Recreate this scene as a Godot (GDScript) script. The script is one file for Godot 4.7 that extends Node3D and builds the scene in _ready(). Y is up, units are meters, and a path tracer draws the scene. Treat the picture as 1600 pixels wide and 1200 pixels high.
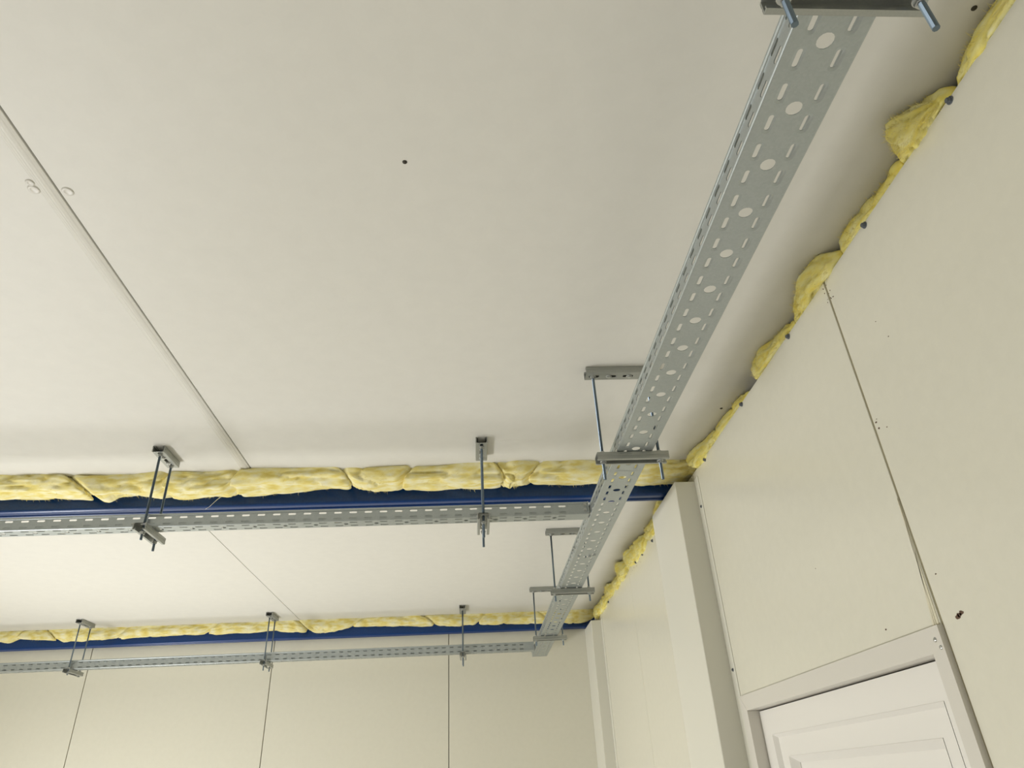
extends Node3D
# Plant room corner seen from below: cream sandwich panels, blue beams, glass wool, galvanised cable trays on trapeze hangers.
# Layout numbers are metres with y measured from the lens height; B lifts them so that the floor is y = 0.
const B := 1.85
const W := 0.80          # inner face of the right wall
const PITCH := 0.0935    # hole pitch of the trays
const LAMP_COLOUR := Color8(254, 254, 254)
const FLAT := 4294967295

var M := {}
var taken := {}

# ------------------------------------------------------------------ helpers
func numbered(called: String) -> String:
	var n: int = taken.get(called, 0)
	taken[called] = n + 1
	return called if n == 0 else "%s_%03d" % [called, n]

func V(x: float, y: float, z: float) -> Vector3:
	return Vector3(x, y + B, z)

func begin(smooth := false) -> SurfaceTool:
	var st := SurfaceTool.new()
	st.begin(Mesh.PRIMITIVE_TRIANGLES)
	st.set_smooth_group(0 if smooth else FLAT)
	return st

func mesh_of(st: SurfaceTool) -> ArrayMesh:
	st.generate_normals()
	return st.commit()

func put(called: String, mesh: Mesh, mat: Material, parent: Node, at := Vector3.ZERO) -> MeshInstance3D:
	var o := MeshInstance3D.new()
	o.name = numbered(called) if parent == self else called
	o.mesh = mesh
	o.material_override = mat
	o.cast_shadow = GeometryInstance3D.SHADOW_CASTING_SETTING_ON
	parent.add_child(o, true)
	o.position = at
	return o

func build(called: String, st: SurfaceTool, mat: Material, parent: Node, at := Vector3.ZERO) -> MeshInstance3D:
	return put(called, mesh_of(st), mat, parent, at)

func thing(called: String, label: String, category: String, at := Vector3.ZERO, group := "") -> Node3D:
	var o := Node3D.new()
	o.name = numbered(called)
	add_child(o)
	o.position = at
	o.set_meta("label", label)
	o.set_meta("category", category)
	if group != "":
		o.set_meta("group", group)
	return o

func structure(called: String, label: String, category: String, at := Vector3.ZERO) -> Node3D:
	var o := thing(called, label, category, at)
	o.set_meta("kind", "structure")
	return o

func tri(st: SurfaceTool, a: Vector3, b: Vector3, c: Vector3) -> void:
	st.add_vertex(a); st.add_vertex(b); st.add_vertex(c)

func quad(st: SurfaceTool, a: Vector3, b: Vector3, c: Vector3, d: Vector3) -> void:
	tri(st, a, b, c); tri(st, a, c, d)

# a convex face, turned so that its front looks away from the centre
func face(st: SurfaceTool, pts: Array, centre: Vector3) -> void:
	var n: Vector3 = (pts[1] - pts[0]).cross(pts[2] - pts[0])
	var p := pts.duplicate()
	if n.dot(pts[0] - centre) > 0.0:
		p.reverse()
	for i in range(1, p.size() - 1):
		tri(st, p[0], p[i], p[i + 1])

# box with chamfered edges
func add_box(st: SurfaceTool, lo: Vector3, hi: Vector3, ch := 0.0) -> void:
	var c := (lo + hi) * 0.5
	var h := (hi - lo) * 0.5
	var b := minf(ch, minf(h.x, minf(h.y, h.z)) * 0.9)
	for ax in 3:
		var u := (ax + 1) % 3
		var v := (ax + 2) % 3
		for s in [-1.0, 1.0]:
			var q := []
			for k in [[-1, -1], [1, -1], [1, 1], [-1, 1]]:
				var p := Vector3.ZERO
				p[ax] = s * h[ax]; p[u] = k[0] * (h[u] - b); p[v] = k[1] * (h[v] - b)
				q.append(c + p)
			face(st, q, c)
		if b > 0.0:
			for s in [-1.0, 1.0]:
				for r in [-1.0, 1.0]:
					var p1 := Vector3.ZERO
					var p2 := Vector3.ZERO
					p1[u] = s * h[u]; p1[v] = r * (h[v] - b)
					p2[u] = s * (h[u] - b); p2[v] = r * h[v]
					var e := Vector3.ZERO
					e[ax] = h[ax] - b
					face(st, [c + p1 - e, c + p1 + e, c + p2 + e, c + p2 - e], c)
	if b > 0.0:
		for sx in [-1.0, 1.0]:
			for sy in [-1.0, 1.0]:
				for sz in [-1.0, 1.0]:
					var g := Vector3(sx, sy, sz)
					face(st, [c + g * Vector3(h.x, h.y - b, h.z - b), c + g * Vector3(h.x - b, h.y, h.z - b), c + g * Vector3(h.x - b, h.y - b, h.z)], c)

func box(called: String, lo: Vector3, hi: Vector3, mat: Material, parent: Node, ch := 0.001) -> MeshInstance3D:
	var st := begin()
	add_box(st, lo, hi, ch)
	return build(called, st, mat, parent)

# extrude a closed outline: outline point (p, q) -> o + U p + V q, swept by D
func add_prism(st: SurfaceTool, poly: PackedVector2Array, o: Vector3, U: Vector3, Vv: Vector3, D: Vector3) -> void:
	var pl := poly
	if Geometry2D.is_polygon_clockwise(pl):
		pl = pl.duplicate()
		pl.reverse()
	var flip := U.cross(Vv).dot(D) < 0.0
	var n := pl.size()
	for i in n:
		var a := o + U * pl[i].x + Vv * pl[i].y
		var b := o + U * pl[(i + 1) % n].x + Vv * pl[(i + 1) % n].y
		if flip:
			quad(st, a, b, b + D, a + D)
		else:
			quad(st, a, a + D, b + D, b)
	var t := Geometry2D.triangulate_polygon(pl)
	for i in range(0, t.size(), 3):
		var p := []
		for k in 3:
			p.append(o + U * pl[t[i + k]].x + Vv * pl[t[i + k]].y)
		var nn: Vector3 = (p[1] - p[0]).cross(p[2] - p[0])
		if nn.dot(D) > 0.0:
			tri(st, p[0], p[1], p[2]); tri(st, p[2] + D, p[1] + D, p[0] + D)
		else:
			tri(st, p[2], p[1], p[0]); tri(st, p[0] + D, p[1] + D, p[2] + D)

func ngon(n: int, r: float, turn := 0.0) -> PackedVector2Array:
	var p := PackedVector2Array()
	for i in n:
		p.append(Vector2.from_angle(TAU * i / n + turn) * r)
	return p

# surface of revolution about +y: profile of Vector2(radius, height)
func add_lathe(st: SurfaceTool, prof: Array, n: int, o := Vector3.ZERO) -> void:
	for i in prof.size() - 1:
		for k in n:
			var a0 := TAU * k / n
			var a1 := TAU * (k + 1) / n
			var p: Vector2 = prof[i]
			var q: Vector2 = prof[i + 1]
			quad(st, o + Vector3(cos(a0) * p.x, p.y, sin(a0) * p.x), o + Vector3(cos(a0) * q.x, q.y, sin(a0) * q.x), o + Vector3(cos(a1) * q.x, q.y, sin(a1) * q.x), o + Vector3(cos(a1) * p.x, p.y, sin(a1) * p.x))

func ring_ray(ang: float, a: float, r: float) -> Vector2:
	var c := cos(ang)
	var s := sin(ang)
	if absf(s) > 1e-5:
		var t1 := r / absf(s)
		if absf(c) * t1 <= a:
			return Vector2(c, s) * t1
	var t := a * absf(c) + sqrt(maxf(0.0, r * r - a * a * s * s))
	return Vector2(c, s) * t

# one rectangle of sheet metal with one slot or round hole through it (a = half straight length, r = end radius), thickness t against N, pressed rim if em > 0
func add_holed(st: SurfaceTool, o: Vector3, U: Vector3, Vv: Vector3, N: Vector3, u0: float, u1: float, v0: float, v1: float, cu: float, cv: float, a: float, r: float, t: float, em := 0.0) -> void:
	var angs := []
	var k := 5 if a > 0.0 else 7
	for i in k + 1:
		var th := -PI / 2 + PI * i / k
		var p := Vector2(a + r * cos(th), r * sin(th))
		angs.append(p.angle())
		if a > 0.0 or (i > 0 and i < k):
			angs.append(Vector2(-p.x, p.y).angle())
	for cxy in [Vector2(u0, v0), Vector2(u1, v0), Vector2(u0, v1), Vector2(u1, v1)]:
		angs.append((cxy - Vector2(cu, cv)).angle())
	angs.sort()
	var rings := [[], [], []]
	for g in angs:
		var d := Vector2.from_angle(g)
		var s := 1e9
		if absf(d.x) > 1e-6:
			s = minf(s, ((u1 if d.x > 0 else u0) - cu) / d.x)
		if absf(d.y) > 1e-6:
			s = minf(s, ((v1 if d.y > 0 else v0) - cv) / d.y)
		var ro := d * s
		var hp := ring_ray(g, a, r)
		var rm := ring_ray(g, a, r + 0.0042)
		if rm.length() > s * 0.98:
			rm = d * s * 0.98
		for x in [[0, ro, 0.0], [1, rm, 0.0], [2, hp, em]]:
			var q: Vector2 = x[1]
			rings[x[0]].append(o + U * (cu + q.x) + Vv * (cv + q.y) - N * x[2])
	var n := angs.size()
	var turned := U.cross(Vv).dot(N) > 0.0
	for i in n:
		var j := (i + 1) % n
		for lv in [0.0, t]:
			for rr in [[0, 1], [1, 2]]:
				var A: Vector3 = rings[rr[0]][i] - N * lv
				var Bq: Vector3 = rings[rr[0]][j] - N * lv
				var C: Vector3 = rings[rr[1]][j] - N * lv
				var D: Vector3 = rings[rr[1]][i] - N * lv
				if turned == (lv > 0.0):
					quad(st, A, Bq, C, D)
				else:
					quad(st, D, C, Bq, A)
		quad(st, rings[2][i], rings[2][j], rings[2][j] - N * t, rings[2][i] - N * t)

# ------------------------------------------------------------------ materials
func noise_tex(freq: float, oct: int, ramp: Array, seed_: int, cell := false, size := 512) -> NoiseTexture2D:
	var f := FastNoiseLite.new()
	f.seed = seed_
	f.frequency = freq
	f.fractal_octaves = oct
	f.noise_type = FastNoiseLite.TYPE_CELLULAR if cell else FastNoiseLite.TYPE_SIMPLEX_SMOOTH
	if cell:
		f.cellular_return_type = FastNoiseLite.RETURN_CELL_VALUE
	var t := NoiseTexture2D.new()
	t.width = size
	t.height = size
	t.seamless = true
	t.noise = f
	var g := Gradient.new()
	var cols := PackedColorArray()
	var offs := PackedFloat32Array()
	for i in ramp.size():
		cols.append(ramp[i])
		offs.append(float(i) / (ramp.size() - 1))
	g.offsets = offs
	g.colors = cols
	t.color_ramp = g
	return t

func mat(called: String, col: Color, rough: float, metal := 0.0, spec := 0.5) -> StandardMaterial3D:
	var m := StandardMaterial3D.new()
	m.resource_name = called
	m.albedo_color = col
	m.roughness = rough
	m.metallic = metal
	m.metallic_specular = spec
	M[called] = m
	return m

func grain(m: StandardMaterial3D, t: Texture2D, sc: Vector3) -> void:
	m.albedo_texture = t
	m.uv1_triplanar = true
	m.uv1_world_triplanar = true
	m.uv1_scale = sc

func materials() -> void:
	var m := mat("ceiling_paint", Color8(226, 224, 216), 0.5)
	grain(m, noise_tex(0.02, 5, [Color(0.985, 0.985, 0.985), Color(1, 1, 1)], 3), Vector3.ONE * 1.4)
	m = mat("wall_paint", Color8(223, 220, 204), 0.26)
	grain(m, noise_tex(0.03, 5, [Color(0.988, 0.988, 0.987), Color(1, 1, 1)], 8), Vector3.ONE * 1.7)
	m = mat("casing_paint", Color8(220, 218, 205), 0.4)
	m = mat("panel_core", Color8(150, 140, 105), 0.9)
	m = mat("deck", Color8(96, 88, 70), 0.9)
	m = mat("galvanised", Color8(178, 184, 184), 0.38, 0.7)
	grain(m, noise_tex(0.06, 2, [Color(0.955, 0.96, 0.96), Color(1, 1, 1)], 21, true), Vector3.ONE * 9.0)
	m = mat("zinc_channel", Color8(174, 176, 171), 0.45, 0.7)
	grain(m, noise_tex(0.04, 3, [Color(0.95, 0.955, 0.955), Color(1, 1, 1)], 22), Vector3.ONE * 12.0)
	mat("blue_zinc", Color8(112, 126, 138), 0.32, 0.85)
	mat("bright_zinc", Color8(190, 192, 190), 0.28, 0.85)
	mat("dark_screw", Color8(62, 58, 50), 0.5, 0.4)
	mat("grey_screw", Color8(112, 118, 126), 0.45, 0.5)
	m = mat("blue_paint", Color8(8, 58, 120), 0.28, 0.0, 0.45)
	grain(m, noise_tex(0.05, 4, [Color(0.85, 0.87, 0.9), Color(1, 1, 1)], 31), Vector3.ONE * 3.0)
	m = mat("glass_wool", Color8(255, 255, 255), 0.95, 0.0, 0.1)
	grain(m, noise_tex(0.012, 5, [Color8(226, 203, 104), Color8(240, 225, 142), Color8(247, 239, 190), Color8(252, 250, 232)], 41), Vector3(2.2, 6.0, 6.0))
	m.rim_enabled = true
	m.rim = 0.3
	m = mat("wall_wool", Color8(255, 255, 255), 0.95, 0.0, 0.1)
	grain(m, noise_tex(0.012, 5, [Color8(246, 222, 96), Color8(253, 238, 130), Color8(254, 246, 172), Color8(254, 252, 218)], 42), Vector3(6.0, 6.0, 2.2))
	m.rim_enabled = true
	m.rim = 0.3
	mat("wool_fibre", Color8(244, 232, 160), 0.9, 0.0, 0.2)
	mat("pale_strand", Color8(228, 226, 216), 0.8, 0.0, 0.2)
	mat("white_plastic", Color8(232, 229, 222), 0.32)
	mat("frame_plastic", Color8(216, 212, 202), 0.38)
	mat("sealant", Color8(214, 208, 184), 0.45)
	mat("brown_dirt", Color8(96, 74, 58), 0.85)
	mat("olive_seam", Color8(150, 142, 112), 0.7)
	m = mat("glue", Color8(216, 213, 204), 0.35)
	m = mat("unseen_floor", Color8(206, 201, 190), 0.6)  # floor is out of view, kept pale to bounce light upward
	grain(m, noise_tex(0.02, 5, [Color(0.82, 0.82, 0.82), Color(1, 1, 1)], 51), Vector3.ONE)
	mat("black_plastic", Color8(30, 30, 32), 0.5)
	mat("yellow_stand", Color8(210, 160, 30), 0.45)
	m = mat("lamp_face", Color8(255, 250, 240), 0.5)
	m.emission_enabled = true
	m.emission = LAMP_COLOUR
	m.emission_energy_multiplier = 2.0

# ------------------------------------------------------------------ cable tray
# local frame: runs along +z from 0, x across, base underside at y = 0
func tray(at: Vector3, dir: Vector3, width: float, height: float, cells: int, lead: float, tail: float, label: String, group: String, emboss: float, dia: float, solid_far := false) -> Node3D:
	var o := thing("cable_tray", label, "cable tray", at, group)
	o.basis = Basis.looking_at(-dir, Vector3.UP)
	var t := 0.0013
	var bend := 0.0028
	var hw := width * 0.5
	var total := lead + cells * PITCH + tail
	var Z := Vector3(0, 0, 1)
	var base := begin()
	var X := Vector3(1, 0, 0)
	var lim := hw - bend
	for span in [[0.0, lead], [total - tail, total]]:
		if span[1] - span[0] > 0.001:
			add_box(base, Vector3(-lim, 0, span[0]), Vector3(lim, t, span[1]))
	var lane := width * 0.135
	for i in cells:
		var z0 := lead + i * PITCH
		add_holed(base, Vector3(0, 0, z0), Z, X, Vector3(0, -1, 0), 0, PITCH, -lane, lane, PITCH * 0.5, 0.0, 0.0, dia * 0.5, t)
		for s in [-1.0, 1.0]:
			var va: float = minf(s * lane, s * lim)
			var vb: float = maxf(s * lane, s * lim)
			for h in 2:
				add_holed(base, Vector3(0, 0, z0), Z, X, Vector3(0, -1, 0), h * PITCH * 0.5, (h + 1) * PITCH * 0.5, va, vb, PITCH * (0.25 + 0.5 * h), s * width * 0.255, 0.0088, 0.0035, t, emboss)
	build("base", base, M.galvanised, o)
	for s in [-1.0, 1.0]:
		var sd := begin()
		var N := Vector3(s, 0, 0)
		var U := Z
		var Y := Vector3(0, 1, 0)
		var top := height - 0.0075
		var mid := bend + (top - bend) * 0.47
		var x := Vector3(s * hw, 0, 0)
		for span in [[0.0, lead], [total - tail, total]]:
			if span[1] - span[0] > 0.001:
				add_box(sd, Vector3(minf(s * hw, s * (hw - t)), bend, span[0]), Vector3(maxf(s * hw, s * (hw - t)), top, span[1]))
		var plain_top: bool = solid_far and s > 0.0   # upper row left solid on the unseen far side so near slots look dark
		for i in cells * 2:
			var u0 := lead + i * PITCH * 0.5
			for rows in [[bend, mid, 0.38], [mid, top, 0.66]]:
				if plain_top and rows[0] == mid:
					continue
				add_holed(sd, x, U, Y, N, u0, u0 + PITCH * 0.5, rows[0], rows[1], u0 + PITCH * 0.25, rows[0] + (rows[1] - rows[0]) * rows[2], 0.0088, 0.003, t)
		if plain_top:
			add_box(sd, Vector3(hw - t, mid, lead), Vector3(hw, top, total - tail))
		# rounded bend into the base
		var arc := PackedVector2Array()
		for i in 5:
			var g := PI / 2 * i / 4.0
			arc.append(Vector2(s * (hw - bend + bend * sin(g)), bend - bend * cos(g)))
		for i in 5:
			var g := PI / 2 * (4 - i) / 4.0
			arc.append(Vector2(s * (hw - bend + (bend - t) * sin(g)), bend - (bend - t) * cos(g)))
		add_prism(sd, arc, Vector3.ZERO, X, Y, Z * total)
		# rolled bead along the top edge
		add_prism(sd, ngon(12, 0.0042, 0.1), Vector3(s * (hw - t * 0.5), height - 0.0042, 0), X, Y, Z * total)
		build("side", sd, M.galvanised, o)
	return o

func bolt(parent: Node, at: Vector3, axis: Vector3, r: float, h: float, m: Material, sides := 6) -> MeshInstance3D:
	var st := begin()
	var U := axis.cross(Vector3(0.3, 0.9, 0.2)).normalized()
	var Vv := axis.cross(U).normalized()
	add_prism(st, ngon(16, r * 1.35), Vector3.ZERO, U, Vv, axis * h * 0.25)
	add_prism(st, ngon(sides, r, 0.3), axis * h * 0.25, U, Vv, axis * h * 0.55)
	add_prism(st, ngon(sides, r * 0.82, 0.3), axis * h * 0.8, U, Vv, axis * h * 0.2)
	return build("bolt", st, m, parent, at)

# ------------------------------------------------------------------ trapeze hanger
# channel along L (unit vector), closed back facing down when open_up
func channel_mesh(length: float, L: Vector3, open_up: bool) -> ArrayMesh:
	var st := begin()
	var w := 0.0195
	var d := 0.021
	var t := 0.002
	var up := Vector3.UP if open_up else Vector3.DOWN
	var S := L.cross(Vector3.UP).normalized()
	for s in [-1.0, 1.0]:
		var p := PackedVector2Array([Vector2(s * w, 0.0015), Vector2(s * w, 0.0085), Vector2(s * (w - 0.0011), 0.0095), Vector2(s * (w - 0.0011), 0.0115), Vector2(s * w, 0.0125), Vector2(s * w, d - 0.0015), Vector2(s * (w - 0.0015), d), Vector2(s * (w - 0.0085), d), Vector2(s * (w - 0.0085), d - 0.005), Vector2(s * (w - 0.0085 + t), d - 0.005), Vector2(s * (w - 0.0085 + t), d - t), Vector2(s * (w - t - 0.001), d - t), Vector2(s * (w - t - 0.001), t), Vector2(s * (w - 0.005), t), Vector2(s * (w - 0.005), 0.0), Vector2(s * (w - 0.0015), 0.0)])
		add_prism(st, p, -L * length * 0.5, S, up, L * length)
	# slotted back
	var n := maxi(2, int(round(length / 0.048)))
	var step := length / n
	for i in n:
		add_holed(st, -L * length * 0.5, L, S, -up, i * step, (i + 1) * step, -(w - 0.005), w - 0.005, (i + 0.5) * step, 0.0, 0.0095, 0.0055, t)
	return mesh_of(st)

func rod_mesh(y0: float, y1: float, fine: bool) -> ArrayMesh:
	var st := begin(not fine)
	var prof := [Vector2(0.0, y0), Vector2(0.0032, y0)]
	if fine:
		var n := int((y1 - y0) / 0.00125)
		for i in n:
			prof.append(Vector2(0.0041, y0 + (y1 - y0) * (i + 0.3) / n))
			prof.append(Vector2(0.0035, y0 + (y1 - y0) * (i + 0.8) / n))
	else:
		prof.append(Vector2(0.0038, y0 + 0.001))
		prof.append(Vector2(0.0038, y1))
	prof.append(Vector2(0.0032, y1))
	prof.append(Vector2(0.0, y1))
	add_lathe(st, prof, 8)
	return mesh_of(st)

# rods: [Vector2(x, z), foot height] twice; seat = height that the tray rests at
func hanger(label: String, group: String, rods: Array, seat: float, up_c: Vector2, up_len: float, low_c: Vector2, low_len: float, L: Vector3, fine: bool) -> Node3D:
	var c := Vector3(low_c.x, seat + B - 0.021, low_c.y)
	var o := thing("trapeze_hanger", label, "hanger", c, group)
	put("ceiling_channel", channel_mesh(up_len, L, true), M.zinc_channel, o, V(up_c.x, 0.979, up_c.y) - c)
	put("support_channel", channel_mesh(low_len, L, false), M.zinc_channel, o, V(low_c.x, seat, low_c.y) - c)
	for r in rods:
		var p: Vector2 = r[0]
		var foot: float = r[1]
		put("threaded_rod", rod_mesh(foot + B, 0.992 + B, fine), M.blue_zinc, o, Vector3(p.x, 0, p.y) - c)
		for spec in [[0.979, -1.0], [seat, 1.0], [seat - 0.019, -1.0]]:
			var st := begin()
			var dn := Vector3(0, spec[1], 0)
			add_prism(st, ngon(14, 0.0085), Vector3.ZERO, Vector3.RIGHT, Vector3.BACK, dn * 0.0016)
			add_prism(st, ngon(6, 0.0072, 0.4 + p.x * 9.0), dn * 0.0016, Vector3.RIGHT, Vector3.BACK, dn * 0.0058)
			add_prism(st, ngon(6, 0.006, 0.4 + p.x * 9.0), dn * 0.0074, Vector3.RIGHT, Vector3.BACK, dn * 0.0009)
			build("nut", st, M.bright_zinc, o, V(p.x, spec[0], p.y) - c)
	# screws through the slotted back into the ceiling panel
	for f in [-0.16, 0.14]:
		var sp: Vector3 = V(up_c.x, 0.979, up_c.y) + L * f * up_len
		bolt(o, sp - c, Vector3.DOWN, 0.006, 0.005, M.bright_zinc)
	return o

# ------------------------------------------------------------------ glass wool
# keys: [position, half width across, half height]; side = direction across the run
func wool(label: String, group: String, keys: Array, side: Vector3, material: Material, seed_: int, strands := 130, blunt := 6.0, close := 0.02, slant0 := 0.0, slant1 := 0.0, crease := 0.16) -> Node3D:
	var first: Vector3 = keys[0][0]
	var last: Vector3 = keys[-1][0]
	var base := V((first.x + last.x) * 0.5, (first.y + last.y) * 0.5, (first.z + last.z) * 0.5)
	var o := thing("insulation_batt", label, "insulation", base, group)
	var big := FastNoiseLite.new()
	big.seed = seed_
	big.frequency = 9.0
	big.fractal_octaves = 2
	var fine := FastNoiseLite.new()
	fine.seed = seed_ + 7
	fine.frequency = 46.0
	fine.fractal_octaves = 4
	var run := (last - first).normalized()
	var length := 0.0
	var cum := [0.0]
	for i in keys.size() - 1:
		length += (keys[i + 1][0] - keys[i][0]).length()
		cum.append(length)
	var secs := clampi(int(length / 0.0042), 30, 150)
	var K := 48
	var grid := []
	for i in secs + 1:
		var f := float(i) / secs
		var d := f * length
		var s := 0
		while s < keys.size() - 2 and cum[s + 1] < d:
			s += 1
		var g: float = clampf((d - cum[s]) / maxf(1e-5, cum[s + 1] - cum[s]), 0.0, 1.0)
		var gs := g * g * (3.0 - 2.0 * g)
		var pos: Vector3 = (keys[s][0] as Vector3).lerp(keys[s + 1][0], g)
		var ra: float = lerpf(keys[s][1], keys[s + 1][1], gs)
		var rb: float = lerpf(keys[s][2], keys[s + 1][2], gs)
		var e := sqrt(maxf(0.0, 1.0 - pow(absf(2.0 * f - 1.0), blunt)))
		e = maxf(e, close)
		var shear := lerpf(slant0, slant1, f)
		var row := []
		for k in K:
			var th := TAU * k / K
			var c := cos(th)
			var sn := sin(th)
			var dir := Vector2(signf(c) * pow(absf(c), 0.8), signf(sn) * pow(absf(sn), 0.8))
			var p := side * dir.x * ra * e + Vector3.UP * dir.y * rb * e
			var q := pos + p
			var along := q.dot(run)
			var smp := q - run * along * 0.72
			var n1 := big.get_noise_3dv(smp)
			var n2 := fine.get_noise_3dv(q - run * along * 0.85)
			var fold := pow(1.0 - absf(big.get_noise_3dv(smp * (1.7 if crease < 0.3 else 2.6) + Vector3(3, 5, 1))), 9.0)
			q = pos + p * (1.0 + 0.38 * n1 - crease * fold) + p.normalized() * (0.0065 * n2)
			q += run * shear * (q.y - pos.y)
			row.append(q + Vector3(0, B, 0) - base)
		grid.append(row)
	var st := begin(true)
	for i in secs:
		for k in K:
			var j := (k + 1) % K
			quad(st, grid[i][k], grid[i][j], grid[i + 1][j], grid[i + 1][k])
	for i in [0, secs]:
		var mid := Vector3.ZERO
		for k in K:
			mid += grid[i][k] / K
		for k in K:
			var j := (k + 1) % K
			if i == 0:
				tri(st, mid, grid[i][j], grid[i][k])
			else:
				tri(st, mid, grid[i][k], grid[i][j])
	build("batt", st, material, o)
	# loose fibres standing off the surface
	var rng := RandomNumberGenerator.new()
	rng.seed = seed_ * 13 + 5
	var margin := 15 if absf(slant0) + absf(slant1) > 0.0 else 7
	var fb := begin()
	for n in strands:
		var i := rng.randi_range(margin, secs - margin)
		var k := rng.randi_range(0, K - 1)
		var p: Vector3 = grid[i][k]
		var centre := Vector3.ZERO
		for kk in [0, K / 4, K / 2, 3 * K / 4]:
			centre += grid[i][kk] * 0.25
		var out := (p - centre).normalized()
		var rnd := Vector3(rng.randf_range(-1, 1), rng.randf_range(-1, 1), rng.randf_range(-1, 1))
		var d1 := (out * 0.6 + rnd * 0.6 + run * rng.randf_range(-1.0, 1.0)).normalized()
		var d2 := (d1 + rnd.cross(out) * 0.7).normalized()
		var len_ := rng.randf_range(0.005, 0.016)
		var wd := d1.cross(out + Vector3(0.1, 0.2, 0.05)).normalized() * rng.randf_range(0.0002, 0.0005)
		var a := p - out * 0.001
		var b := a + d1 * len_ * 0.5
		var c2 := b + d2 * len_ * 0.5
		quad(fb, a - wd, a + wd, b + wd * 0.8, b - wd * 0.8)
		tri(fb, b - wd * 0.8, b + wd * 0.8, c2)
	var fo := build("loose_fibres", fb, M.wool_fibre, o)
	fo.set_meta("kind", "stuff")
	return o

# ------------------------------------------------------------------ lamp
# unseen lamp, modelled as a long batten along z on two trestles
func unseen_batten(label: String, at: Vector3, aim: Vector3, length: float, width: float, energy: float) -> void:
	var o := thing("unseen_lamp", label, "work light", Vector3(at.x, 0, at.z))
	var head := Vector3(0, at.y + B, 0)
	var dir := aim.normalized()
	var bas := Basis.looking_at(dir, Vector3.BACK)
	var hs := begin()
	add_box(hs, Vector3(-width * 0.5 - 0.015, -length * 0.5 - 0.02, 0.0), Vector3(width * 0.5 + 0.015, length * 0.5 + 0.02, 0.06), 0.01)
	build("housing", hs, M.casing_paint, o, head).basis = bas
	var fs := begin()
	add_box(fs, Vector3(-width * 0.5, -length * 0.5, -0.006), Vector3(width * 0.5, length * 0.5, 0.004), 0.002)
	build("diffuser", fs, M.lamp_face, o, head).basis = bas
	for e in [-0.4, 0.4]:
		var ts := begin()
		var top := head - dir * 0.075 + Vector3(0, 0, e * length)
		for sx in [-1.0, 1.0]:
			var ax := Vector3(sx * 0.25, 0.0, 0.0) - Vector3(0, top.y, 0)
			add_prism(ts, ngon(8, 0.014), top, Vector3.BACK, ax.cross(Vector3.BACK).normalized(), ax)
		build("trestle", ts, M.yellow_stand, o)
	var L := AreaLight3D.new()
	L.name = "lamp_glow"
	L.area_size = Vector2(width, length)
	L.area_normalize_energy = true
	L.light_color = LAMP_COLOUR
	L.light_energy = energy
	L.area_range = 20.0
	L.shadow_enabled = true
	o.add_child(L)
	L.position = head + dir * 0.012
	L.basis = bas

# ------------------------------------------------------------------ scene
func _ready() -> void:
	var cam := Camera3D.new()
	cam.name = "camera"
	cam.fov = 57.924
	cam.near = 0.02
	cam.rotation_order = EULER_ORDER_YXZ
	cam.rotation_degrees = Vector3(30.350, -4.1196, -3.0809)
	cam.position = V(0, 0, 0)
	add_child(cam)
	cam.current = true
	var we := WorldEnvironment.new()
	we.name = "world"
	var env := Environment.new()
	env.background_mode = Environment.BG_COLOR
	env.background_color = Color(0.05, 0.05, 0.05)
	env.tonemap_mode = Environment.TONE_MAPPER_LINEAR
	env.tonemap_exposure = 0.965
	env.sdfgi_enabled = true
	env.ssao_enabled = true
	env.ssil_enabled = true
	we.environment = env
	add_child(we)
	materials()
	unseen_batten("unseen batten lamp by the left wall between the blue beams, lighting the far bay", Vector3(-2.9, -1.5, -3.1), Vector3(1.0, 0.55, -0.2), 2.4, 0.4, 7.9)  # out of view, placed to light the far ceiling and right wall
	unseen_batten("unseen batten lamp by the left wall before the blue beams, lighting the near bay", Vector3(-2.95, -1.5, 0.2), Vector3(1.0, 0.4, 0.0), 2.4, 0.4, 2.1)  # out of view, placed to light the near ceiling and tray sides
	unseen_batten("added short fill lamp low over the floor, out of view", Vector3(-0.9, -1.4, 1.3), Vector3(0.35, 1.0, -0.3), 1.2, 0.4, 0.35)  # fill lamp added to lift the shade along the right wall top
	room()
	door()
	beams_and_casings()
	trays()
	hangers()
	insulation()

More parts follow.
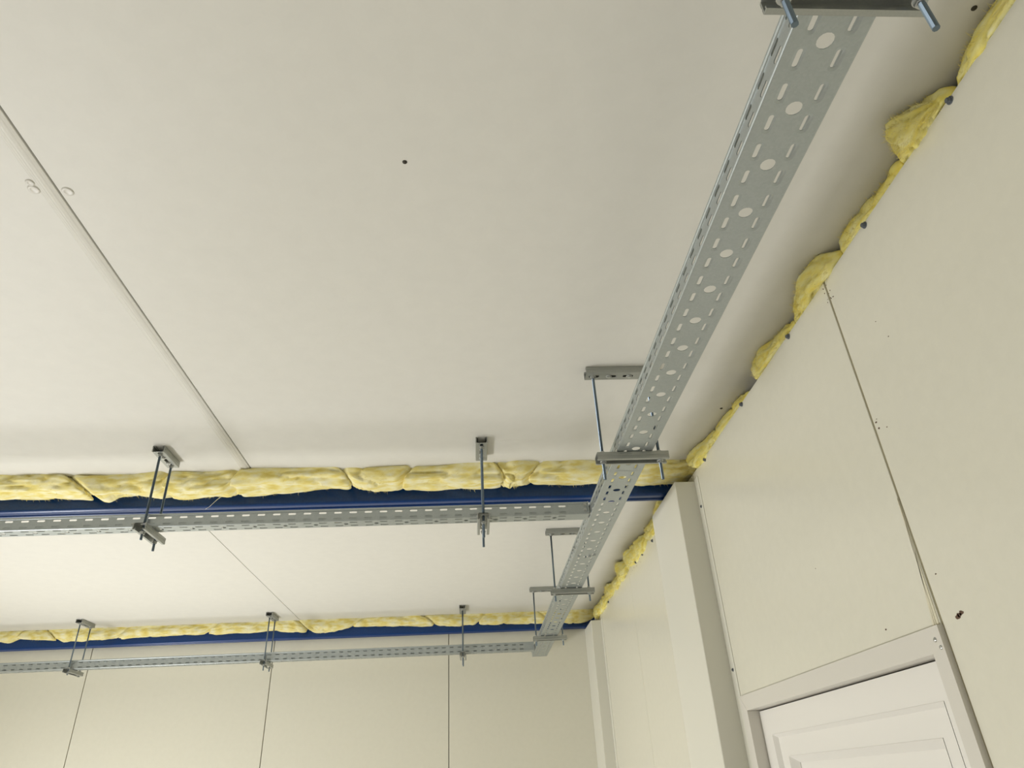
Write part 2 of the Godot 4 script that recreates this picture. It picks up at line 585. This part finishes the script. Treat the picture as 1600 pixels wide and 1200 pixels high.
func room() -> void:
	var fl := structure("floor", "unseen pale floor of the plant room", "floor")
	box("slab", Vector3(-3.7, -0.1, -5.0), Vector3(1.0, 0.0, 2.8), M.unseen_floor, fl, 0.0)
	# ceiling: steel deck with sandwich panels under it
	var ce := structure("ceiling", "white sandwich panel ceiling with narrow joints", "ceiling", V(0, 1, 0))
	box("deck", V(-3.7, 1.07, -5.0) - ce.position, V(1.0, 1.13, 2.8) - ce.position, M.deck, ce, 0.0)
	for p in [[-0.7535, 0.875, 2.6, -2.28], [-2.4, -0.7575, 2.6, -2.28], [-3.6, -2.404, 2.6, -2.28], [-1.0985, 0.875, -2.50, -4.655], [-3.05, -1.1015, -2.50, -4.655], [-3.6, -3.054, -2.50, -4.655]]:
		box("panel", V(p[0], 1.0, p[3]) - ce.position, V(p[1], 1.068, p[2]) - ce.position, M.ceiling_paint, ce, 0.0006)
	# shallow rounded edge bead of the left near panel
	var bead := begin(true)
	var prof := PackedVector2Array([Vector2(-0.789, 1.0)])
	for i in 11:
		var f := i / 10.0
		prof.append(Vector2(-0.788 + 0.029 * f, 1.0 - 0.0028 * pow(sin(PI * (0.0 + 0.94 * f)), 1.6)))
	prof.append(Vector2(-0.758, 1.0))
	add_prism(bead, prof, V(0, 0, 2.6) - ce.position, Vector3.RIGHT, Vector3.UP, Vector3(0, 0, -4.88))
	build("edge_bead", bead, M.ceiling_paint, ce)
	for s in [[-0.11, -0.895], [0.787, -1.159], [0.786, -1.876], [0.782, -0.591], [0.784, -3.015]]:
		var st := begin(true)
		add_lathe(st, [Vector2(0.0, -0.0022), Vector2(0.0026, -0.002), Vector2(0.0042, -0.001), Vector2(0.0046, 0.0)], 12)
		build("screw", st, M.dark_screw, ce, V(s[0], 1.0, s[1]) - ce.position)
	for s in [[-0.797, -0.962, 0.011], [-0.739, -0.967, 0.011], [-0.795, -0.945, 0.008]]:
		var st := begin(true)
		add_lathe(st, [Vector2(0.0, -0.0012), Vector2(s[2] * 0.55, -0.0013), Vector2(s[2] * 0.85, -0.0024), Vector2(s[2], 0.0)], 20)
		build("glue_drop", st, M.glue, ce, V(s[0], 1.0, s[1]) - ce.position)
	# right wall
	var wr := structure("wall_right", "cream sandwich panel wall with the white door", "wall", V(W, 0, 0))
	box("outer_sheet", V(W + 0.1, -1.85, -4.95) - wr.position, V(W + 0.16, 1.07, 2.8) - wr.position, M.deck, wr, 0.0)
	var spans := [[2.6, 1.004], [1.0, -0.096], [-0.1, -1.1925], [-1.1990, -2.294], [-2.298, -3.515], [-3.519, -4.78]]
	for i in spans.size():
		var sp: Array = spans[i]
		var low := 0.172 if i == 3 else -1.85
		box("panel", V(W, low, sp[1]) - wr.position, V(W + 0.06, 0.9535, sp[0]) - wr.position, M.wall_paint, wr, 0.0008)
	for z in [-1.196, -3.517]:
		box("joint_strip", V(W + 0.0025, -1.84, z - 0.004) - wr.position, V(W + 0.02, 0.95, z + 0.004) - wr.position, M.olive_seam, wr, 0.0)
	for s in [[0.947, -0.715], [0.947, -1.007], [0.947, -1.402], [0.948, -1.756], [0.943, -2.138], [0.926, -2.97], [0.928, -3.18], [0.933, -3.33], [0.933, -4.147]]:
		var b := bolt(wr, V(W, s[0], s[1]) - wr.position, Vector3.LEFT, 0.0052, 0.0075, M.grey_screw)
		b.name = "screw"
	# smear of sealant in the joint beside the door and dirt on the wall
	var rng := RandomNumberGenerator.new()
	rng.seed = 77
	for k in 3:
		var st := begin()
		var zt := -1.1985 - k * 0.0005
		var zb: float = -1.202 - [0.0, 0.0085, 0.0135][k]
		add_prism(st, PackedVector2Array([Vector2(zt, 0.44 - k * 0.05), Vector2(zt - 0.001, 0.44 - k * 0.05), Vector2(zb - [0.0065, 0.003, 0.0055][k], 0.213), Vector2(zb, 0.213)]), Vector3(-0.0012, B, 0) + Vector3(0, -B, 0), Vector3.BACK, Vector3.UP, Vector3(0.0015, 0, 0))
		build("sealant", st, M.sealant, wr)
	for d in [[0.214, -1.1489, 0.0055], [0.2154, -1.1431, 0.004], [0.2178, -1.1373, 0.0045], [0.5783, -1.1807, 0.002], [0.5928, -1.1836, 0.0022], [0.5976, -1.1788, 0.0013], [0.5687, -1.1566, 0.0012], [0.7133, -1.0602, 0.0014], [0.7614, -1.0795, 0.0012], [0.2361, -1.3687, 0.0016], [0.4145, -1.5807, 0.0012], [0.2892, -1.1663, 0.0014], [0.9393, -1.2045, 0.001], [0.9419, -1.2057, 0.001], [0.901, -1.1808, 0.0012], [0.9398, -1.1898, 0.0009], [0.9414, -1.2044, 0.0009], [0.9003, -1.1798, 0.0013], [0.9092, -1.2014, 0.0009], [0.9202, -1.1831, 0.0013], [0.9037, -1.2051, 0.0011], [0.9175, -1.1908, 0.0008], [0.9287, -1.205, 0.0014], [0.9047, -1.1894, 0.0009], [0.9017, -1.1885, 0.0013], [0.906, -1.1907, 0.001], [0.916, -3.3209, 0.0012], [0.9219, -3.4544, 0.001], [0.9271, -3.3892, 0.0013], [0.9173, -3.3349, 0.0013], [0.9081, -3.2385, 0.0014], [0.9239, -3.3914, 0.0013], [0.9209, -3.4314, 0.0013], [0.9168, -3.4865, 0.0011], [0.9268, -3.2501, 0.0018], [0.9157, -3.2531, 0.0013]]:
		var poly := PackedVector2Array()
		for i in 9:
			poly.append(Vector2.from_angle(TAU * i / 9.0) * d[2] * rng.randf_range(0.55, 1.25) * Vector2(1.3, 0.8))
		var st := begin()
		add_prism(st, poly, Vector3(0.0003, d[0], d[1]), Vector3.BACK, Vector3.UP, Vector3(-0.0011, 0, 0))
		build("dirt_speck", st, M.brown_dirt, wr)
	# back wall
	var wb := structure("wall_back", "cream sandwich panel wall behind the far tray", "wall", V(0, 0, -4.76))
	box("outer_sheet", V(-3.7, -1.85, -4.95) - wb.position, V(W + 0.16, 1.07, -4.88) - wb.position, M.deck, wb, 0.0)
	var xs := [-3.6, -2.41, -1.277, -0.160, W + 0.06]
	for i in 4:
		box("panel", V(xs[i] + 0.0022, -1.85, -4.84) - wb.position, V(xs[i + 1] - 0.0022, 0.985, -4.76) - wb.position, M.wall_paint, wb, 0.0012)
	# walls outside the picture
	var wl := structure("wall_left", "cream sandwich panel wall on the lamp side", "wall", V(-3.6, 0, 0))
	var wf := structure("wall_front", "cream sandwich panel wall facing the back wall", "wall", V(0, 0, 2.6))
	for i in 6:
		box("panel", V(-3.68, -1.85, 2.6 - (i + 1) * 1.2433 + 0.002) - wl.position, V(-3.6, 1.0, 2.6 - i * 1.2433 - 0.002) - wl.position, M.wall_paint, wl, 0.001)
	box("outer_sheet", V(-3.76, -1.85, -4.95) - wl.position, V(-3.685, 1.07, 2.8) - wl.position, M.deck, wl, 0.0)
	for i in 4:
		box("panel", V(-3.6 + i * 1.1225 + 0.002, -1.85, 2.6) - wf.position, V(-3.6 + (i + 1) * 1.1225 - 0.002, 1.0, 2.68) - wf.position, M.wall_paint, wf, 0.001)
	box("outer_sheet", V(-3.7, -1.85, 2.69) - wf.position, V(W + 0.16, 1.07, 2.76) - wf.position, M.deck, wf, 0.0)

func door() -> void:
	var o := structure("door_1", "white plastic door with a stepped frame in the right wall", "door", V(W, -1.85, -1.716))
	var x0 := 0.0
	var near := -1.1985
	var far := -2.2329
	var top := 0.2116
	var fw := 0.042
	var org := V(0, 0, 0) - o.position
	# frame with mitred corners
	var h := begin()
	add_prism(h, PackedVector2Array([Vector2(near, top), Vector2(far, top), Vector2(far - -fw, top - fw), Vector2(near - fw * 0.55, top - fw)]), org + Vector3(W - 0.008, 0, 0), Vector3.BACK, Vector3.UP, Vector3(0.075, 0, 0))
	build("frame_head", h, M.frame_plastic, o)
	var j := begin()
	add_prism(j, PackedVector2Array([Vector2(near, top - 0.0005), Vector2(near - fw * 0.55 - 0.0004, top - fw), Vector2(near - fw + 0.006, top - fw), Vector2(near - fw + 0.006, -1.85), Vector2(near, -1.85)]), org + Vector3(W - 0.0085, 0, 0), Vector3.BACK, Vector3.UP, Vector3(0.075, 0, 0))
	build("frame_jamb", j, M.frame_plastic, o)
	j = begin()
	add_prism(j, PackedVector2Array([Vector2(far, top - 0.001), Vector2(far + fw, top - fw - 0.001), Vector2(far + fw, -1.85), Vector2(far, -1.85)]), org + Vector3(W - 0.008, 0, 0), Vector3.BACK, Vector3.UP, Vector3(0.075, 0, 0))
	build("frame_jamb", j, M.frame_plastic, o)
	for s in [[0.190, -1.2165], [0.176, -1.207]]:
		var st := begin(true)
		add_lathe(st, [Vector2(0, 0.002), Vector2(0.003, 0.0016), Vector2(0.0042, 0.0)], 12)
		var b := build("screw", st, M.bright_zinc, o, org + Vector3(W - 0.0082, s[0], s[1]))
		b.rotation.z = PI / 2
	# leaf: outer sash, inner sash, infill, each step further into the wall
	var zn := near - fw + 0.002
	var zf := far + fw + 0.004
	var leaf := Node3D.new()
	leaf.name = "leaf"
	o.add_child(leaf)
	for step in [["sash", 0.026, 0.165, zn, zf, 0.0636, -1.84], ["inner_sash", 0.037, 0.1, zn - 0.0646, zf + 0.0646, 0.054, -1.76]]:
		var x: float = W + step[1]
		var t: float = step[2]
		var n: float = step[3]
		var f: float = step[4]
		var wd: float = step[5]
		var bt: float = step[6]
		var pieces := [[Vector2(n, t), Vector2(f, t), Vector2(f + wd, t - wd), Vector2(n - wd, t - wd)], [Vector2(n, t), Vector2(n - wd, t - wd), Vector2(n - wd, bt + wd), Vector2(n, bt)], [Vector2(f, t), Vector2(f, bt), Vector2(f + wd, bt + wd), Vector2(f + wd, t - wd)], [Vector2(n, bt), Vector2(n - wd, bt + wd), Vector2(f + wd, bt + wd), Vector2(f, bt)]]
		var names := ["_rail", "_stile", "_stile", "_rail"]
		for i in 4:
			var st := begin()
			add_prism(st, PackedVector2Array(pieces[i]), org + Vector3(x, 0, 0), Vector3.BACK, Vector3.UP, Vector3(0.05, 0, 0))
			build(step[0] + names[i], st, M.white_plastic, leaf)
		# sloping bead round the inside
		var a := [Vector2(n - wd, t - wd), Vector2(f + wd, t - wd), Vector2(f + wd, bt + wd), Vector2(n - wd, bt + wd)]
		var bd := 0.009 if step[0] == "sash" else 0.016
		var bdep := 0.0115 if step[0] == "sash" else 0.02
		var st := begin()
		for i in 4:
			var p: Vector2 = a[i]
			var q: Vector2 = a[(i + 1) % 4]
			var cxy := Vector2((n + f) * 0.5, (t + bt) * 0.5)
			var p2 := p + Vector2(signf(cxy.x - p.x), signf(cxy.y - p.y)) * bd
			var q2 := q + Vector2(signf(cxy.x - q.x), signf(cxy.y - q.y)) * bd
			quad(st, org + Vector3(x - 0.001, p.y, p.x), org + Vector3(x - 0.001, q.y, q.x), org + Vector3(x + bdep, q2.y, q2.x), org + Vector3(x + bdep, p2.y, p2.x))
			quad(st, org + Vector3(x + bdep, p2.y, p2.x), org + Vector3(x + bdep, q2.y, q2.x), org + Vector3(x + bdep + 0.01, q.y, q.x), org + Vector3(x + bdep + 0.01, p.y, p.x))
		build("glazing_bead", st, M.white_plastic, leaf)
	box("infill", org + Vector3(W + 0.058, -1.72, zf + 0.12), org + Vector3(W + 0.075, 0.05, zn - 0.12), M.white_plastic, leaf, 0.0)
	box("back_sheet", org + Vector3(W + 0.09, -1.85, far - 0.05), org + Vector3(W + 0.098, 0.25, near + 0.02), M.deck, o, 0.0)  # thin dark sheet standing behind the whole door leaf

func beams_and_casings() -> void:
	# rolled profile: face, rounded nose, groove, second nose
	var specs := [[-2.425, 0.931, W + 0.05, "blue painted steel beam crossing the ceiling above the nearer cross tray", 0.085], [-4.702, 0.902, W + 0.05, "blue painted steel beam along the top of the back wall", 0.058]]
	for s in specs:
		var z: float = s[0]
		var y: float = s[1]
		var o := thing("steel_beam", s[3], "beam", V(-1.4, y, z))
		var st := begin(false)
		var p := PackedVector2Array()
		p.append(Vector2(0.0, 1.068 - y))
		p.append(Vector2(0.0, 0.012))
		for i in 7:
			var g := PI / 2 * i / 6.0
			p.append(Vector2(0.010 - 0.010 * cos(g), 0.010 - 0.010 * sin(g)))
		var k: float = s[4]
		p.append(Vector2(k * 0.33, 0.0))
		p.append(Vector2(k * 0.36, 0.008))
		p.append(Vector2(k * 0.46, 0.008))
		for i in 5:
			var g := PI / 2 * i / 4.0
			p.append(Vector2(k * 0.49 + 0.006 - 0.006 * cos(g), 0.004 - 0.006 * sin(g)))
		p.append(Vector2(k * 0.66, -0.002))
		p.append(Vector2(k * 0.70, 0.004))
		p.append(Vector2(k * 0.70, 1.068 - y))
		add_prism(st, p, V(-3.58, y, z) - o.position, Vector3.FORWARD, Vector3.UP, Vector3(s[2] + 3.58, 0, 0))
		build("profile", st, M.blue_paint, o)
	var near_c := thing("column_casing", "cream sheet metal column casing beside the door under the nearer beam", "column", V(0.76, -1.85, -2.46))
	box("casing", V(0.725, -1.85, -2.646) - near_c.position, V(W + 0.001, 0.9235, -2.283) - near_c.position, M.casing_paint, near_c, 0.002)
	box("flange", V(W - 0.0022, -1.85, -2.2825) - near_c.position, V(W, 0.927, -2.241) - near_c.position, M.casing_paint, near_c, 0.0006)
	for y in [0.82, 0.29]:
		var b := bolt(near_c, V(W - 0.0022, y, -2.2585) - near_c.position, Vector3.LEFT, 0.004, 0.004, M.grey_screw)
		b.name = "screw"
	var far_c := thing("column_casing", "cream sheet metal column casing in the far corner", "column", V(0.77, -1.85, -4.6))
	box("casing", V(0.7366, -1.85, -4.7595) - far_c.position, V(W + 0.001, 0.898, -4.47) - far_c.position, M.casing_paint, far_c, 0.002)
	box("flange", V(W - 0.0022, -1.85, -4.469) - far_c.position, V(W, 0.9, -4.42) - far_c.position, M.casing_paint, far_c, 0.0006)

func splice(o: Node3D, z: float, hw: float, height: float) -> void:
	for s in [-1.0, 1.0]:
		box("splice_plate", Vector3(s * hw - 0.0012 if s < 0 else s * hw + 0.0001, 0.006, z - 0.03), Vector3(s * hw - 0.0001 if s < 0 else s * hw + 0.0012, height - 0.01, z + 0.03), M.galvanised, o, 0.0004)
		for dz in [-0.018, 0.018]:
			bolt(o, Vector3(s * (hw + 0.0012), height * 0.5, z + dz), Vector3(s, 0, 0), 0.0042, 0.006, M.bright_zinc)

func trays() -> void:
	var h := 0.034
	var cx := 0.425
	var g := "lengths of the wide perforated tray"
	tray(V(cx, 0.742, 0.314), Vector3(0, 0, -1), 0.0945, h, 22, 0.0, 0.0, "long galvanised perforated tray length running over the door side to the first splice", g, 0.0011, 0.0215)
	var a := V(cx, 0.742, -1.7445)
	var e := V(cx - 0.006, 0.729, -4.66)
	var d := (e - a).normalized()
	var s2 := tray(a, d, 0.0945, h, 8, 0.0, 0.0, "short galvanised perforated tray length where the nearer cross tray joins", g, 0.0011, 0.0215)
	splice(s2, 0.0, 0.0472, h)
	var s3 := tray(a + d * (PITCH * 8.0 + 0.0008), d, 0.0945, h, 23, 0.0, 0.03, "far galvanised perforated tray length ending at the back wall", g, 0.0011, 0.0215)
	splice(s3, 0.0, 0.0472, h)
	for q in [Vector2(-0.028, 0.02), Vector2(0.03, 0.028), Vector2(-0.012, 0.034)]:
		bolt(s3, Vector3(q.x, 0, q.y), Vector3.DOWN, 0.0048, 0.006, M.bright_zinc)
	# cross trays run from left to right
	var x0 := -0.577 - PITCH * 0.5 - PITCH * 29.0
	var t1 := tray(V(x0, 0.743, -2.1125), Vector3(1, 0, 0), 0.055, 0.041, 39, 0.0, 0.373 - (x0 + 39.0 * PITCH), "narrow galvanised perforated cross tray hung below the nearer blue beam", "narrow cross trays", 0.0, 0.0135, true)
	var end := 0.373 - x0
	box("joint_bracket", Vector3(-0.034, 0.004, end - 0.004), Vector3(-0.0276, 0.04, end - 0.0005), M.galvanised, t1, 0.0005)
	for y in [0.014, 0.031]:
		bolt(t1, Vector3(-0.0276, y, end - 0.012), Vector3(-1, 0, 0), 0.0042, 0.007, M.bright_zinc)
		bolt(t1, Vector3(0.0276, y, end - 0.012), Vector3(1, 0, 0), 0.0042, 0.007, M.bright_zinc)
	var x2 := -1.159 - PITCH * 0.25 - PITCH * 23.0
	tray(V(x2, 0.725, -4.437), Vector3(1, 0, 0), 0.055, 0.05, 39, 0.0, 0.366 - (x2 + 39.0 * PITCH), "narrow galvanised perforated cross tray hung in front of the back wall", "narrow cross trays", 0.0, 0.0135, true)

func hangers() -> void:
	var g := "trapeze hangers of the wide tray"
	var X := Vector3.RIGHT
	for s in [[-0.4185, 0.7413, 0.673, "threaded rod hanger under the wide tray, over the wall panel before the door", 0.345, 0.497], [-1.635, 0.7415, 0.672, "threaded rod hanger under the wide tray at its first splice", 0.343, 0.492], [-3.0, 0.735, 0.685, "threaded rod hanger under the wide tray midway between the blue beams", 0.353, 0.5], [-4.02, 0.7305, 0.683, "threaded rod hanger under the wide tray nearest the back wall", 0.348, 0.497]]:
		var xc: float = (s[4] + s[5]) * 0.5
		hanger(s[3], g, [[Vector2(s[4], s[0]), s[2]], [Vector2(s[5], s[0]), s[2] - 0.003]], s[1], Vector2(xc, s[0]), 0.19, Vector2(xc + 0.002, s[0]), 0.186, X, s[0] > -2.0)
	g = "hangers of the nearer cross tray"
	var Z := Vector3.BACK
	hanger("threaded rod hanger on the nearer cross tray, farther from the wide tray", g, [[Vector2(-0.988, -2.073), 0.698], [Vector2(-0.988, -2.165), 0.692]], 0.7425, Vector2(-0.988, -2.117), 0.128, Vector2(-0.988, -2.12), 0.15, Z, true)
	hanger("threaded rod hanger on the nearer cross tray beside the wide tray", g, [[Vector2(0.038, -2.073), 0.673], [Vector2(0.038, -2.165), 0.672]], 0.7425, Vector2(0.038, -2.112), 0.142, Vector2(0.038, -2.12), 0.15, Z, true)
	g = "hangers of the far cross tray"
	for s in [[-2.335, 0.692, "threaded rod hanger on the far cross tray, farthest from the wide tray"], [-1.228, 0.672, "threaded rod hanger on the far cross tray beside the far ceiling joint"], [-0.064, 0.655, "threaded rod hanger on the far cross tray nearest the wide tray"]]:
		hanger(s[2], g, [[Vector2(s[0], -4.397), s[1]], [Vector2(s[0], -4.525), s[1] + 0.012]], 0.7245, Vector2(s[0], -4.455), 0.16, Vector2(s[0], -4.455), 0.165, Z, false)

func insulation() -> void:
	var side := Vector3(0, 0, 1)
	var g := "glass wool stuffed above the nearer blue beam"
	var n := 0
	for s in [[-2.5, -1.645, 0, 0.9, "long glass wool batt above the nearer beam, farthest from the wide tray"], [-1.645, -1.37, 0.9, -1.2, "smooth yellow glass wool roll above the nearer beam"], [-1.37, -1.04, -1.2, 0.7, "glass wool batt above the nearer beam, behind the rods farther from the wide tray"], [-1.04, -0.8, 0.7, 1, "ragged pale glass wool where the near ceiling joint ends"], [-0.8, -0.45, 1, -0.9, "folded glass wool batt on the wide tray side of the near ceiling joint"], [-0.45, -0.21, -0.9, 1, "glass wool batt with a slanting fold above the nearer beam"], [-0.21, 0.09, 1, -0.8, "sagging glass wool batt hanging over the blue beam beside the rods"], [0.09, 0.25, -0.8, 1.2, "short glass wool piece above the nearer beam, between rods and wide tray"], [0.25, 0.52, 1.2, -0.8, "glass wool batt behind the wide tray above the nearer beam"], [0.52, 0.835, -0.8, 0, "glass wool batt above the casing beside the wall corner"]]:
		var keys := []
		for i in 6:
			var x: float = lerpf(s[0] + 0.0012, s[1] - 0.0012, i / 5.0)
			keys.append([Vector3(x, 0.999 + 0.004 * sin(x * 9.0), -2.335 + 0.006 * sin(x * 7.0)), 0.088, 0.047 + 0.006 * sin(x * 5.3 + 1.0) + 0.004 * sin(x * 13.0)])
		wool(s[4], g, keys, side, M.glass_wool, 100, 500, 24.0, 0.68, s[2], s[3])
		n += 1
	var ws := begin(true)
	var pts := [Vector3(0.0, 0.0, 0.0), Vector3(-0.012, -0.018, 0.012), Vector3(-0.02, -0.03, 0.016), Vector3(-0.034, -0.05, 0.02), Vector3(-0.046, -0.06, 0.022)]
	for i in pts.size() - 1:
		var ax: Vector3 = pts[i + 1] - pts[i]
		var U := ax.cross(Vector3.BACK).normalized()
		add_prism(ws, ngon(5, 0.0014 - 0.00025 * i), pts[i], U, ax.cross(U).normalized(), ax)
	var wo := thing("wool_strand", "thin pale strand of glass wool dangling over the blue beam", "insulation", V(-0.885, 0.962, -2.39))
	build("strand", ws, M.pale_strand, wo)
	g = "glass wool stuffed above the far blue beam"
	for s in [[-3.4, -2.8, 0, 1.2, "pale glass wool batt above the far beam, farthest from the wide tray"], [-2.8, -2.64, 1.2, -1, "bulging glass wool lump above the far beam, past the last rods"], [-2.64, -2.17, -1, 1.1, "pale glass wool batt above the far beam, behind the last rods"], [-2.17, -1.63, 1.1, 1.5, "glass wool batt hanging low over the far beam between two rod hangers"], [-1.63, -1.1, 1.5, -1.2, "glass wool batt behind the far cross tray's middle rods"], [-1.1, -0.72, -1.2, 1.6, "bright yellow glass wool batt beside the end of the far ceiling joint"], [-0.72, -0.3, 1.6, -1.5, "glass wool batt above the dark gap of the far beam"], [-0.3, 0.07, -1.5, 1, "glass wool batt above the far beam, behind the rods nearest the wide tray"], [0.07, 0.44, 1, -1.2, "glass wool batt above the far beam, just short of the wide tray's end"], [0.44, 0.795, -1.2, 0, "glass wool batt between the wide tray's far end and the corner casing"]]:
		var keys := []
		for i in 6:
			var x: float = lerpf(s[0] + 0.0012, s[1] - 0.0012, i / 5.0)
			keys.append([Vector3(x, 0.99 + 0.005 * sin(x * 8.0), -4.672), 0.042, 0.05 + 0.006 * sin(x * 4.7) + 0.004 * sin(x * 11.0)])
		wool(s[4], g, keys, side, M.glass_wool, 160, 250, 24.0, 0.68, s[2], s[3])
		n += 1
	# along the top of the right wall
	side = Vector3(1, 0, 0)
	g = "glass wool along the top of the right wall"
	# each key: visible edge under the ceiling, run position, half height, height of the middle
	var runs := [
		["smooth glass wool strip above the wall panel before the door", [[0.79, -0.30, 0.026, 0.978], [0.79, -0.57, 0.026, 0.978], [0.785, -0.61, 0.026, 0.978], [0.797, -0.675, 0.024, 0.978], [0.808, -0.71, 0.02, 0.978]]],
		["crumpled glass wool tuft sticking out beside the wide tray", [[0.80, -0.713, 0.022, 0.977], [0.785, -0.735, 0.026, 0.974], [0.762, -0.758, 0.026, 0.973], [0.736, -0.80, 0.03, 0.972], [0.77, -0.845, 0.026, 0.975], [0.80, -0.87, 0.02, 0.978]]],
		["thin glass wool strip just past the crumpled tuft", [[0.80, -0.873, 0.02, 0.978], [0.81, -0.93, 0.02, 0.978], [0.80, -1.04, 0.024, 0.977], [0.797, -1.10, 0.024, 0.977], [0.798, -1.122, 0.02, 0.978]]],
		["pale bulging glass wool piece over the wall joint above the door", [[0.795, -1.125, 0.022, 0.978], [0.768, -1.165, 0.026, 0.976], [0.762, -1.22, 0.026, 0.975], [0.772, -1.285, 0.026, 0.976], [0.805, -1.385, 0.018, 0.98]]],
		["pale tapered glass wool piece above the middle of the door", [[0.806, -1.388, 0.018, 0.98], [0.80, -1.44, 0.022, 0.978], [0.782, -1.54, 0.026, 0.976], [0.784, -1.60, 0.026, 0.976], [0.80, -1.66, 0.022, 0.978]]],
		["narrow deep yellow glass wool strip above the far side of the door", [[0.813, -1.74, 0.014, 0.982], [0.802, -1.85, 0.022, 0.978], [0.797, -1.95, 0.024, 0.977], [0.79, -2.07, 0.026, 0.975], [0.768, -2.16, 0.028, 0.972], [0.738, -2.236, 0.032, 0.968]]],
		["thin glass wool sliver beside the near column casing", [[0.755, -2.62, 0.02, 0.98], [0.762, -2.72, 0.02, 0.98], [0.772, -2.825, 0.022, 0.978]]],
		["glass wool piece past the near column casing", [[0.772, -2.83, 0.026, 0.973], [0.768, -2.92, 0.03, 0.968], [0.772, -3.044, 0.028, 0.97]]],
		["thick glass wool roll above the wall joint past the casing", [[0.772, -3.048, 0.026, 0.972], [0.748, -3.17, 0.034, 0.964], [0.74, -3.32, 0.036, 0.962], [0.748, -3.44, 0.034, 0.964], [0.762, -3.47, 0.03, 0.968]]],
		["upright glass wool tuft where the far wall joint starts", [[0.755, -3.474, 0.028, 0.97], [0.738, -3.53, 0.032, 0.964], [0.757, -3.64, 0.032, 0.962], [0.768, -3.728, 0.028, 0.966]]],
		["grey white glass wool scrap between yellow tufts on the far wall", [[0.774, -3.732, 0.028, 0.965], [0.77, -3.8, 0.032, 0.96], [0.774, -3.9, 0.028, 0.964]]],
		["deep yellow glass wool tuft before the far corner", [[0.768, -3.904, 0.028, 0.97], [0.755, -3.98, 0.032, 0.964], [0.77, -4.128, 0.03, 0.963]]],
		["frayed glass wool end in the far corner", [[0.77, -4.132, 0.03, 0.965], [0.766, -4.28, 0.034, 0.958], [0.765, -4.45, 0.036, 0.954], [0.765, -4.62, 0.038, 0.95]]],
	]
	for r in runs:
		var keys := []
		for k in r[1]:
			var edge: float = k[0] * 1.004
			keys.append([Vector3((edge + 0.838) * 0.5, k[3], k[1]), (0.838 - edge) * 0.5, k[2]])
		wool(r[0], g, keys, side, M.wall_wool, 300 + n * 5, 2200, 7.0, 0.3, 0.0, 0.0, 0.42)
		n += 1
